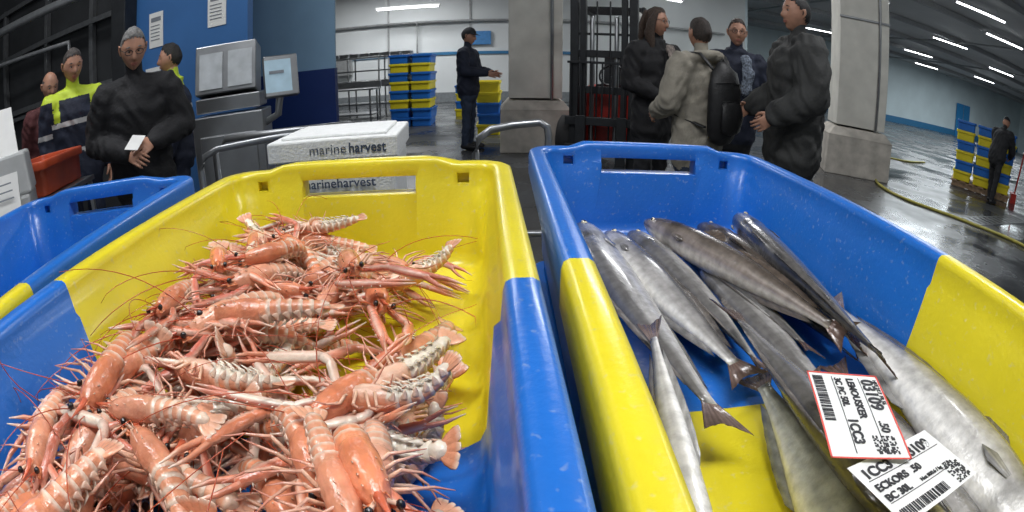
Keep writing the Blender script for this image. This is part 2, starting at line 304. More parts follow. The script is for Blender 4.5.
# ---------------------------------------------------------------- langoustines
OR=np.array((.76,.25,.11)); PK=np.array((.64,.17,.11)); PALE=np.array((.83,.55,.39)); WH=np.array((.84,.74,.60)); RED=np.array((.56,.06,.03))
def lerp(a,b,t): return a*(1-t)+b*t
def langoustine(mb,flip,r):
    n0=mb.n; U=r.uniform
    tint=U(0,.55); base=OR*(1-tint)+PALE*tint
    def bodycol(t,a):
        s=math.sin(a); k=max(0,-s)*1.2
        c=lerp(base,PALE,min(1,k)); 
        if abs(t-.42)<.04: c=c*.7+RED*.2
        return lerp(c,RED,.18*abs(math.sin(t*9)))
    xs=[0,.006,.018,.03,.036,.042,.055,.066,.074]; rr=[(.0155,.016),(.0172,.0180),(.0180,.0190),(.0180,.0192),(.0166,.0180),(.0168,.0184),(.0148,.0168),(.0112,.0135),(.0076,.0098)]
    mb.tube([(x,0,.001*math.sin(x*40)) for x in xs],rr,14,bodycol,up=(0,0,1))
    mb.tube([(.066,0,.010),(.082,0,.0115),(.104,0,.017)],[(.0055,.004),(.0032,.0028),(.0006,.0006)],6,tuple(RED*.6+OR*.4))
    for s in (-1,1):
        mb.tube([(.068,s*.006,.012),(.080,s*.007,.015)],[.0012,.0004],4,tuple(OR),cap='flat')
        for kx in (.03,.045,.058): mb.tube([(kx,s*.010,.015),(kx+.005,s*.0105,.0185)],[.0012,.0003],4,tuple(PALE),cap='flat')
        mb.tube([(.072,s*.005,.006),(.080,s*.011,.009)],[.0025,.0025],6,tuple(PALE)); mb.ell((.0825,s*.013,.0095),(.0048,.0040,.0045),seg=8,rings=6,col=(.008,.007,.008))
        mb.tube([(.070,s*.009,.000),(.088,s*.015,.0015)],[(.005,.0015),(.001,.0008)],6,tuple(OR))
        mb.tube([(.062,s*.004,-.012),(.078,s*.007,-.018),(.090,s*.004,-.012),(.082,s*.003,-.006)],[.0026,.0024,.0018,.001],5,tuple(PK*.5+PALE*.5))
    curl=U(.0,1.2)*(1 if U(0,1)<.8 else 1.8); ang=0; p=np.array([0.,0,0]); segl=.0135; bend=U(-.5,.5)
    for i in range(6):
        ang+=curl/6*(.6+.2*i); yb=bend*(i+1)/6; d=np.array([-math.cos(ang)*math.cos(yb),math.sin(yb)*math.cos(ang),-math.sin(ang)]); w=.0170-.0013*i; h=.0145-.0012*i
        q=p+d*segl; upv=np.array([-math.sin(ang)*math.cos(yb),math.sin(yb)*math.sin(ang),math.cos(ang)])
        def sc(t,a):
            s=math.sin(a); c=lerp(base,WH,max(0,min(1,-s*2+.1)))
            if t>.7: c=lerp(c,WH,.7)
            elif t<.25: c=lerp(c,RED,.35)
            return c
        mb.tube([p-d*.002,p+d*.002,p+d*segl*.55,p+d*segl*.9,q+d*.001],[(w*.93,h*.93),(w,h*1.03),(w*1.0,h*1.02),(w*1.05,h*1.09),(w*.88,h*.88)],12,sc,up=tuple(upv))
        sv=np.cross(upv,d); sv/=np.linalg.norm(sv)
        for s in (-1,1):
            a0=p+d*segl*.5+sv*s*w*.93-upv*h*.25
            mb.tube([a0,a0-upv*.009+d*.003-sv*s*.001],[(.0055,.002),(.001,.0008)],6,tuple(lerp(base,WH,.6)),up=tuple(sv))
            if i<5:
                b0=p+d*segl*.5+sv*s*w*.55-upv*h*.8
                mb.tube([b0,b0-upv*.006-d*.003,b0-upv*.010-d*.012],[(.0022,.0015),(.0035,.0012),(.0008,.0005)],5,tuple(WH))
        p=q
    for k,s in enumerate((0,-1,1,-1.7,1.7)):
        a=s*.30; d2=d*math.cos(a)+sv*math.sin(a); st=p+sv*.004*s
        mb.tube([st,st+d2*.008,st+d2*.019,st+d2*.025],[(.0035,.0022),(.006,.0018),(.0062,.0013),(.004,.0008)],8,(lambda t,a,b=base: lerp(lerp(b,PALE,.2),WH,.6 if t>.8 else 0)),up=tuple(upv))
    for s in (-1,1):
        sp=U(.05,.8); L=U(1.25,1.85); a1=s*sp; el=U(-.1,.3); g=1.2
        p0=np.array([.052,s*.014,-.008]); d1=np.array([math.cos(a1),math.sin(a1),el*.5]); p1=p0+d1*.034*L
        a2=a1-s*U(-.1,.8); d2=np.array([math.cos(a2),math.sin(a2),el*.3]); p2=p1+d2*.014
        a3=a2-s*U(-.2,.8); d3=np.array([math.cos(a3),math.sin(a3),U(-.15,.15)]); d3/=np.linalg.norm(d3); p3=p2+d3*.040*L; sd=np.array([-d3[1],d3[0],0])*s
        cc=lerp(PK,base,U(0,.8))
        def cf(t,a): return lerp(cc,WH,min(1,.75*max(0,-math.sin(a))+ (.5 if math.cos(a*3)>.6 else 0)))
        mb.tube([p0,p0+d1*.010,p1-d1*.004,p1],[.0035*g,.0046*g,.0054*g,.0045*g],8,cf)
        mb.tube([p1,p2-d2*.003,p2],[.0046*g,.0060*g,.005*g],8,cf)
        mb.tube([p2,p2+d3*.006,p2+d3*.020*L,p3],[(.0045*g,.0045*g),(.0064*g,.0054*g),(.0072*g,.0056*g),(.0060*g,.0048*g)],8,cf)
        def ff(t,a): return lerp(cc,WH,.9) if t>.72 else lerp(cc,PALE,.2)
        fl_=.036*L; op=U(.05,.35)
        mb.tube([p3-d3*.003+sd*.003,p3+d3*fl_*.5+sd*.0045,p3+d3*fl_+sd*.001],[(.0042,.005),(.003,.0036),(.0007,.0007)],7,ff)
        e1=d3*math.cos(op)-sd*math.sin(op); e1=e1/np.linalg.norm(e1)
        mb.tube([p3-d3*.003-sd*.003,p3-sd*.004+e1*fl_*.5,p3-sd*.002+e1*fl_*.93+sd*.003],[(.004,.0045),(.0029,.0032),(.0007,.0007)],7,ff)
        for k in range(5):
            b=p2+d3*(.006+.009*k)*L; mb.tube([b+sd*.006,b+sd*.0112+d3*.002],[.0013,.0003],4,tuple(WH),cap='flat')
        for k in range(4):
            b=np.array([.046-.011*k,s*.014,-.012]); a=s*(1.0+.32*k+U(-.35,.35)); o=np.array([math.cos(a),math.sin(a),0])
            L2=1.0+.2*U(-1,1); z1=U(.002,.014); m1=b+o*.020*L2+np.array([0,0,z1]); a+=s*U(-.6,.6); o2=np.array([math.cos(a),math.sin(a),0]); m2=m1+o2*.022*L2+np.array([0,0,-z1*.5]); m3=m2+o2*.018*L2+np.array([U(-.006,.006),0,-z1])
            mb.tube([b,m1],[(.0024,.003),(.002,.0024)],5,tuple(lerp(PALE,base,.25))); mb.tube([m1,m2],[.002,.0014],5,tuple(lerp(PALE,PK,.4))); mb.tube([m2,m3],[.0014,.0005],5,tuple(lerp(PALE,PK,.7)))
    nb=mb.n
    sg=-1 if flip else 1
    for s in (-1,1):
        L=U(.12,.30); c=U(-1.2,1.2); a=s*U(.1,.9); pts=[]; q=np.array([.078,s*.009,.002]); mb.tube([q-np.array([.006,0,0]),q+np.array([.008,s*.003,0])],[.003,.002],6,tuple(OR)); el=U(.1,.75)*sg
        for k in range(12):
            pts.append(q.copy()); q=q+np.array([math.cos(a)*math.cos(el),math.sin(a)*math.cos(el),math.sin(el)])*L/11; a+=c/11; el-=.10*sg
        mb.tube(pts,[.0009-.0004*k/11 for k in range(12)],4,(.50,.08,.03),cap='flat')
        q=np.array([.084,s*.003,.005]); mb.tube([q,q+np.array([.015,s*.004,.004*sg]),q+np.array([.032,s*.012,.002*sg])],[.0007,.0005,.0003],4,tuple(RED),cap='flat')
    return nb-n0
res=.006; gx=int(.50/res)+1; gy=int(.94/res)+1; hm=np.zeros((gx,gy))
heap=MB(); rr_=random.Random(9); placed=0; tries=0
VAR=[]
for i in range(32):
    one=MB(); fl_=i%7<3; nb=langoustine(one,fl_,rr_); vv=np.vstack(one.v); vv[:,0]-=.02; VAR.append((fl_,nb,vv,one.f,np.vstack(one.c)))
MLA=np.array(Matrix.Translation((LA[0],LA[1],BZ+.037))@Matrix.Rotation(rA,4,'Z'))
def wanted(x,y):
    h=.056-.022*max(0,x)/.2
    if x>.03 and y>.02: h*=max(.0,1-(x-.03)/.13-(y-.02)*.3)
    if y>.20: h*=max(.35,1-(y-.20)/.12)
    h*=1-1.0*math.exp(-(((x-.055)/.045)**2+((y-.05)/.06)**2))
    if x>.13 and y>-.1: h*=.5
    return h
while placed<170 and tries<2600:
    tries+=1
    x=rr_.uniform(-.20,.19); y=rr_.uniform(-.40,.37)
    i0=int((x+.25)/res); j0=int((y+.47)/res); loc_h=hm[max(0,i0-4):i0+5,max(0,j0-4):j0+5].mean()
    if loc_h>=wanted(x,y): continue
    flip,nb,vv,ff_,cc_=rr_.choice(VAR); yaw=rr_.choice([rr_.uniform(-pi,pi),rr_.uniform(-2.6,-.6),rr_.uniform(-2.6,-.6)]); sc=rr_.uniform(.63,.80)
    Rm=np.array((Matrix.Rotation(yaw,3,'Z')@Matrix.Rotation(rr_.uniform(-.2,.2),3,'Y')@Matrix.Rotation((pi if flip else 0)+rr_.uniform(-.6,.6),3,'X')))
    vv=(vv*sc)@Rm.T; b=vv[:nb]; mn=b.min(0); mx=b.max(0)
    x=min(max(x,-.185-mn[0]),.185-mx[0]); y=min(max(y,-.405-mn[1]),.395-mx[1])
    ix=np.clip(((b[:,0]+x+.25)/res).astype(int),0,gx-1); iy=np.clip(((b[:,1]+y+.47)/res).astype(int),0,gy-1)
    need=hm[ix,iy]-b[:,2]; low=need[b[:,2]<np.percentile(b[:,2],60)]; dz=max(np.percentile(low,64),-mn[2]-.003)
    if dz+mx[2]>.122: continue
    np.maximum.at(hm,(ix,iy),(b[:,2]+dz)-.004)
    vv[:,0]+=x; vv[:,1]+=y; vv[:,2]+=dz
    an=vv[nb:]; an[:,2]=np.maximum(an[:,2],.004)
    lo=an[:,2]<.168; wx=.185+.014*np.clip(an[:,2]/.15,0,1); an[lo,0]=np.clip(an[lo,0],-wx[lo],wx[lo]); an[lo,1]=np.clip(an[lo,1],-.41,.41)
    j=rr_.uniform(.85,1.1)
    heap.add(vv@MLA[:3,:3].T+MLA[:3,3],ff_,np.clip(cc_*j,0,1)); placed+=1
langm=mat('langoustine_shell',attr=True,rough=.25,noise=.20,nscale=55,bump=.2,bscale=180,coat=.4,sss=.08)
heap.obj('langoustine_pile',[langm])

# ---------------------------------------------------------------- fish
fishm=mat('wet_fish_skin',attr=True,rough=.26,metal=.08,noise=.22,nscale=90,bump=.12,bscale=260,coat=.6)
def fish(p0,p1,bend=0,H=.06,W=.045,side=1,roll=.25,back=(.05,.055,.06),flank=(.42,.43,.43),belly=(.72,.70,.66),spots=0,name='whole_hake'):
    p0=V(p0);p1=V(p1); ax=(p1-p0); Lh=ax.length; X=ax.normalized(); lat=V((0,0,1)).cross(X).normalized()*(-side)
    Nn=X.cross(lat).normalized()
    if Nn.z<0: Nn=-Nn
    D=(lat*math.cos(roll)+Nn*math.sin(roll)).normalized(); N=(Nn*math.cos(roll)-lat*math.sin(roll)).normalized()
    def sp(t): return p0+ax*t+lat*(bend*4*t*(1-t))
    tt=[0,.008,.02,.045,.08,.12,.16,.195,.21,.24,.3,.36,.43,.5,.58,.66,.74,.81,.87,.905,.925]
    hk=[(0,.12),(.008,.26),(.02,.38),(.045,.55),(.08,.70),(.12,.81),(.195,.93),(.21,.91),(.3,1),(.43,.98),(.58,.80),(.66,.66),(.74,.50),(.81,.36),(.87,.26),(.905,.22),(.925,.24)]
    wk=[(0,.16),(.008,.36),(.02,.5),(.045,.68),(.08,.84),(.12,.94),(.195,1.05),(.21,1.0),(.3,1.02),(.43,.96),(.58,.76),(.74,.46),(.81,.32),(.87,.2),(.905,.14),(.925,.08)]
    I=lambda k,t: float(np.interp(t,[a for a,_ in k],[b for _,b in k]))
    seg=28; v=[];f=[];c=[]; back=np.array(back);flank=np.array(flank);belly=np.array(belly); ph=random.uniform(0,9)
    for t in tt:
        o=sp(t); h=I(hk,t)*H/2; w=I(wk,t)*W/2
        for j in range(seg):
            a=2*pi*j/seg; ca=math.cos(a); sa=math.sin(a); q=o+D*ca*h*(1.06 if ca>0 else 1)+N*sa*w; v.append(tuple(q))
            edge=.42+.10*math.sin(t*23+ph)
            k=min(1,max(0,(ca-edge+.28)/.45)); col=flank*(1-k)+back*k
            kb=min(1,max(0,(-ca-.30)/.35)); col=col*(1-kb)+belly*kb
            if abs(ca-.18)<.12 and t>.22: col=col*.82
            if .19<t<.215: col=col*.6
            if t<.06: col=col*.7
            if t<.11 and -.45<ca<-.25: col=col*.4
            if spots: col=col*(1-.5*spots*(math.sin(t*90+a*7+ph)*math.sin(t*47-a*11)>.35))
            c.append(col)
    n=len(tt)
    for i in range(n-1):
        for j in range(seg):
            j2=(j+1)%seg; f.append((i*seg+j,i*seg+j2,(i+1)*seg+j2,(i+1)*seg+j))
    f.append(tuple(range(seg-1,-1,-1))); f.append(tuple((n-1)*seg+i for i in range(seg)))
    mb=MB(); mb.add(v,f,c)
    def fin(base,tips,col,th=.0008):
        m=len(base); vv=[tuple(b-N*th) for b in base]+[tuple(q-N*th*.4) for q in tips]+[tuple(b+N*th) for b in base]+[tuple(q+N*th*.4) for q in tips]; ff=[]
        for i in range(m-1):
            ff+=[(i,i+1,m+i+1,m+i),(2*m+i,3*m+i,3*m+i+1,2*m+i+1),(m+i,m+i+1,3*m+i+1,3*m+i)]
        col=np.array(col); cc=[col*(.75+.35*(i%2)) for i in range(m)]+[col*(.6+.3*(i%2)) for i in range(m)]; mb.add(vv,ff,cc+cc)
    fc=back*1.1+np.array((.03,.02,.015))
    for (a,b,hh,sgn) in ((.28,.38,.28,1),(.46,.84,.13,1),(.52,.84,.13,-1)):
        ts=np.linspace(a,b,13); base=[sp(t)+D*sgn*I(hk,t)*H/2*.97 for t in ts]
        prof=[math.sin(pi*min(1,(k/12)*.75+.18))**.8*(1-.25*(k%2)*.3) for k in range(13)]
        tips=[sp(t+.035)+D*sgn*(I(hk,t)*H/2+hh*H*prof[k]) for k,t in enumerate(ts)]
        fin(base,tips,fc if sgn>0 else flank*.7)
    m=15; base=[];tips=[]
    for k in range(m):
        s=-1+2*k/(m-1); base.append(sp(.915)+D*s*H*.11); tips.append(sp(.915)+X*(.085*Lh-.022*Lh*(1-abs(s)**1.3))+D*s*H*(.40)+N*random.uniform(-.001,.001))
    fin(base,tips,fc*.7+np.array((.07,.025,.016)))
    o=sp(.225)-D*H*.05; w=I(wk,.25)*W/2
    base=[o+N*(w*.98)+D*H*s*.05 for s in np.linspace(-1,1,7)]; tips=[o+X*H*(.62-.25*abs(s))+N*(w*1.06)+D*H*(s*.10-.03) for s in np.linspace(-1,1,7)]
    fin(base,tips,flank*.6)
    for sg in (1,-1):
        o=sp(.065)+D*H*.12+N*sg*(I(wk,.065)*W/2*.90); s=H*.09
        Mx=Matrix((tuple(X)+(0,),tuple(D)+(0,),tuple(N)+(0,),(0,0,0,1))).transposed(); Mx.translation=o; mb.M=Mx
        mb.ell((0,0,0),(s,s,s*.55),col=(.55,.5,.36)); mb.ell((0,0,sg*s*.22),(s*.62,s*.62,s*.45),col=(.01,.01,.012)); mb.M=None
    return mb.obj(name,[fishm])
SIL=dict(back=(.14,.132,.125),flank=(.50,.485,.465),belly=(.82,.80,.77)); GRY=dict(back=(.10,.094,.088),flank=(.34,.325,.31),belly=(.68,.66,.62)); BRN=dict(back=(.075,.06,.048),flank=(.235,.195,.165),belly=(.52,.48,.43)); OLI=dict(back=(.12,.118,.085),flank=(.34,.34,.28),belly=(.62,.61,.55))
fish((.118,.835,1.002),(.178,.295,1.005),.010,.070,.05,1,.35,**SIL)
fish((.165,.845,.985),(.238,.385,.99),-.006,.058,.045,-1,.3,**GRY)
fish((.205,.84,.988),(.268,.41,.980),-.010,.052,.042,1,.5,**SIL)
fish((.235,.85,1.006),(.370,.405,1.018),.008,.052,.044,-1,.9,**BRN)
fish((.290,.84,.985),(.345,.43,.985),.0,.054,.042,1,.4,**GRY)
fish((.338,.85,1.0),(.385,.39,1.010),-.008,.056,.044,1,.8,**BRN)
fish((.375,.82,.98),(.40,.42,.98),.0,.05,.042,1,.5,**GRY)
fish((.422,.80,.985),(.425,.42,.985),.0,.048,.042,-1,.4,**BRN)
fish((.410,.84,1.02),(.378,.33,1.025),.010,.070,.048,1,.7,spots=1,**GRY)
fish((.300,.72,.975),(.335,.28,.975),.0,.056,.036,1,.3,**SIL)
fish((.402,.03,.998),(.418,.54,1.004),.008,.076,.052,1,.25,**SIL)
fish((.107,.04,.985),(.136,.44,1.034),.004,.034,.030,-1,-.4,**SIL)
fish((.318,.02,1.0),(.244,.49,1.022),.012,.068,.048,-1,.45,**GRY)
fish((.222,.02,.982),(.250,.41,.986),.006,.062,.046,1,.6,**OLI)
fish((.275,.01,.98),(.31,.40,.985),.0,.058,.045,1,.3,**SIL)
fish((.355,.03,.98),(.365,.42,.98),.0,.05,.04,1,.3,**GRY)
fish((-.86,.10,.98),(-.70,.45,.985),.0,.06,.045,1,.3,**BRN)

# labels
def label(loc,rot,w,h,border,lines,qr):
    e=empty('printed_catch_label',loc,rot)
    mb=MB(); n=8; v=[];f=[]
    for i in range(n+1):
        for j in range(n+1):
            x=(i/n-.5)*w;y=(j/n-.5)*h; v.append((x,y,0))
    for i in range(n):
        for j in range(n): a=i*(n+1)+j; f.append((a,a+n+1,a+n+2,a+1))
    mb.add(v,f,mi=0)
    if border:
        for s in (-1,1): mb.box((s*(w/2-.0006),0,.0004),(.0013,h,.0004),mi=2); mb.box((0,s*(h/2-.0006),.0004),(w,.0013,.0004),mi=2)
    q=random.Random(3); cs=.0015
    for i in range(13):
        for j in range(13):
            if q.random()<.5: mb.box((qr[0]+i*cs,qr[1]+j*cs,.0004),(cs,cs,.0003),mi=1)
    x=-w/2+.006
    while x<w*.12:
        b=q.choice([.0005,.0009,.0014]); mb.box((x,-h/2+.008,.0004),(b,.009,.0003),mi=1); x+=b+q.choice([.0008,.0012])
    mb.box((0,h*.20,.0004),(w*.9,.0005,.0003),mi=1); mb.box((0,-h*.18,.0004),(w*.9,.0005,.0003),mi=1)
    mb.obj('paper',[paper,ink,redink],e)
    for (t,s,x,y,b) in lines: text(t,s,(x,y,.0006),(0,0,0),ink,e,bold=b)
label((.245,.232,1.062),(rad(0),rad(0),rad(-108)),.104,.066,True,[('03109',.0165,-.045,.015,.0004),('LEMOUSKER',.0095,-.045,.001,.0003),('.50',.011,.010,.016,.0003),('3C BC 50L',.0085,-.045,-.010,.0003),('1CC3',.012,.008,-.0105,.0004),('HKE 27.7  FR 56',.005,-.045,.027,.0001)],(.028,.006))
label((.262,.163,1.058),(rad(-2),rad(3),rad(12)),.10,.062,False,[('03109',.0145,.002,.0145,.0004),('ECKORS  .50',.0095,-.045,.001,.0003),('1CC3',.0130,-.045,.0145,.0004),('BC 30L',.0090,-.045,-.0095,.0003),('Net 800.6 / kg  27.8.a',.005,-.005,-.009,.0001)],(.026,-.028))

# ---------------------------------------------------------------- people
def head(e,c,yaw,pitch,hair='short',hc=(.05,.035,.025),glasses=False,sk=skin,roll=0):
    hm_=mat('hair_%d_%d'%(int(hc[0]*1000),int(hc[2]*1000)),hc,.6,0,.45,60,bump=.6,bscale=200)
    eyew=mat('eye_white',(.6,.58,.55),.2); lip=mat('lips',(.36,.12,.09),.45); blk=mat('glasses_frame',(.02,.02,.022),.3)
    mb=MB(); ns,nr=44,34
    def hp(x,y,z,off=0):
        X=.077*x; Z=.121*z; Y=.100*y if y>0 else -.097*(abs(y)**.78)
        if z<0:
            q=-z; X*=1-.34*q**1.7
            if y>0: Y*=1-.42*q**1.1
        if off: return (X*(1+off),Y*(1+off),Z*(1+off))
        if y<0:
            n=np.interp(z,[-.36,-.27,-.18,.0,.16,.26],[0,.9,1,.55,.15,0]); Y-=.027*n*math.exp(-(x/.17)**2)
            Y+=.012*math.exp(-(((abs(x)-.37)/.17)**2+((z-.09)/.12)**2)); Y-=.005*math.exp(-((z-.27)/.08)**2)
            Y-=.006*math.exp(-((x/.3)**2+((z+.50)/.08)**2)); Y+=.003*math.exp(-((x/.3)**2+((z+.62)/.05)**2)); Y-=.011*math.exp(-((x/.32)**2+((z+.84)/.15)**2))
            X*=1+.03*math.exp(-((z+.1)/.2)**2)
        return (X,Y,Z)
    def sph(off,keep,mi,jit=0):
        v=[];f=[]
        for i in range(nr+1):
            th=pi*i/nr
            for j in range(ns):
                p=2*pi*j/ns; x,y,z=math.sin(th)*math.cos(p),math.sin(th)*math.sin(p),math.cos(th)
                o=off
                if jit: o=off*(1+jit*math.sin(9*x+4*z)*math.cos(11*y+5*x)+.5*max(0,z)) - (0 if keep is None else .05*max(0,1-(z-keep(y))/.14) if z>keep(y)-.2 else .05)
                v.append(hp(x,y,z,o))
        for i in range(nr):
            for j in range(ns):
                j2=(j+1)%ns; th=pi*(i+.5)/nr; p=2*pi*(j+.5)/ns; y=math.sin(th)*math.sin(p); z=math.cos(th)
                if keep is None or (z>keep(y)+.04*math.sin(j*2.1) and not(hair=='bald' and z>.45 and y<.75)): f.append((i*ns+j,(i+1)*ns+j,(i+1)*ns+j2,i*ns+j2))
        mb.add(v,f,mi=mi)
    sph(0,None,0)
    kl=lambda y: float(np.interp(y,[-1,-.75,-.45,-.25,-.1,.05,.4,1],[.80,.72,.60,.38,.18,-.10,-.40,-.52]))
    if hair in('short','bald','cap','long'):
        sph(.065 if hair!='bald' else .03,kl,1,.45)
    if hair=='long':
        for s in (-1,1):
            mb.tube([(s*.060,-.03,.085),(s*.083,-.005,.0),(s*.088,.01,-.10),(s*.085,-.01,-.18),(s*.09,-.03,-.23)],[(.02,.02),(.038,.026),(.048,.028),(.04,.024),(.015,.01)],12,mi=1,up=(s,0,0))
        mb.tube([(0,.08,.07),(0,.10,-.03),(0,.10,-.14),(0,.095,-.22)],[(.06,.03),(.085,.035),(.085,.035),(.06,.02)],14,mi=1,up=(0,1,0))
    if hair in('cap','beanie'):
        k2=(lambda y: float(np.interp(y,[-1,0,1],[.42,.30,.15]))) ; old=hair; hair='x'; sph(.14,k2,5); 
        if old=='cap':
            v=[]
            for i in range(13):
                a=pi+pi*i/12
                for r0 in (0,1): v.append((.085*math.cos(a)*(1+.02*r0),-.055+(.07+.065*r0)*math.sin(a)*.9 if r0 else -.03+.07*math.sin(a),.052-.012*r0))
            mb.add(v,[(2*i,2*i+1,2*i+3,2*i+2) for i in range(12)],mi=5)
            mb.add([(a,b,c2-.004) for a,b,c2 in v],[(2*i+2,2*i+3,2*i+1,2*i) for i in range(12)],mi=5)
    for s in (-1,1):
        mb.tube([(s*.076,.0,.022),(s*.086,.012,.024),(s*.086,.016,.0),(s*.078,.006,-.026)],[(.006,.008),(.006,.010),(.006,.009),(.005,.006)],8,mi=0)
        mb.ell((s*.030,-.073,.011),(.0135,.012,.009),mi=2); mb.ell((s*.030,-.0835,.010),(.0056,.003,.0056),mi=4,seg=8,rings=6)
        mb.tube([(s*.014,-.090,.033),(s*.032,-.090,.039),(s*.048,-.080,.034)],[(.002,.0038),(.003,.0045),(.002,.002)],6,mi=1)
        mb.tube([(s*.017,-.0855,.019),(s*.030,-.088,.022),(s*.043,-.081,.018)],[.0025,.0035,.0025],6,mi=0)
    mb.tube([(-.022,-.087,-.060),(0,-.0955,-.057),(.022,-.087,-.060)],[(.002,.002),(.005,.0045),(.002,.002)],8,mi=3)
    mb.tube([(-.018,-.088,-.066),(0,-.0945,-.067),(.018,-.088,-.066)],[(.002,.002),(.0045,.004),(.002,.002)],8,mi=3)
    if glasses:
        for s in (-1,1):
            pts=[(s*.033+.023*math.cos(a),-.099,.010+.016*math.sin(a)) for a in np.linspace(0,2*pi,17)]; mb.tube(pts,[.0022]*17,6,mi=4,up=(0,1,0))
            mb.tube([(s*.056,-.098,.016),(s*.080,-.05,.018),(s*.083,.01,.018)],[.0020]*3,6,mi=4)
        mb.tube([(-.010,-.1,.014),(.010,-.1,.014)],[.0020]*2,6,mi=4)
    capm=mat('cap_navy',(.012,.014,.02),.7,0,.2)
    o=mb.obj('head',[sk,hm_,eyew,lip,blk,capm],e,0,c,(0,0,0)); o.rotation_mode='XYZ'
    o.rotation_euler=(Matrix.Rotation(rad(yaw),3,'Z')@Matrix.Rotation(rad(roll),3,'Y')@Matrix.Rotation(rad(pitch),3,'X')).to_euler()
    return o
HANDS={}
def hand(e,wrist,direc,palm,mirror,curl,sk):
    key=(mirror,round(curl,2))
    if key not in HANDS:
        mb=MB(); s=-1 if mirror else 1
        mb.tube([(0,-.02,0),(0,.0,0),(0,.03,0),(0,.06,-.001),(0,.085,0)],[(.024,.019),(.026,.018),(.036,.016),(.041,.0145),(.038,.011)],14)
        for k,(x,l) in enumerate(((.030,.070),(.0105,.080),(-.0105,.074),(-.030,.058))):
            p=np.array([s*x,.070,0.]); d=np.array([s*x*2.2,1,0.]); d/=np.linalg.norm(d); a=curl*.5+.04*k; pts=[p,p+d*.015]; q=pts[-1]
            for j,fl in enumerate((.42,.32,.26)):
                q=q+(d*math.cos(a)+np.array([0,0,-1])*math.sin(a))*l*fl*1.05; pts.append(q); a+=curl*.8
            mb.tube(pts,[.0095,.0092,.0085,.0078,.0062],8)
        p=np.array([s*.026,.018,-.004]); mb.tube([p,p+np.array([s*.020,.022,-.010]),p+np.array([s*.030,.048,-.020-.01*curl]),p+np.array([s*.026,.068,-.028-.02*curl])],[.014,.0125,.0095,.007],8)
        HANDS[key]=remesh(mb,.0045,3,.4)
    me=HANDS[key].copy(); me.materials.clear(); me.materials.append(sk)
    Y=V(direc).normalized(); Z=-V(palm).normalized(); X=Y.cross(Z).normalized(); Z=X.cross(Y)
    Mx=Matrix((tuple(X)+(0,),tuple(Y)+(0,),tuple(Z)+(0,),(0,0,0,1))).transposed(); Mx.translation=V(wrist)
    o=mkobj('hand_'+('r' if mirror else 'l'),me,e); o.matrix_basis=Mx; return o
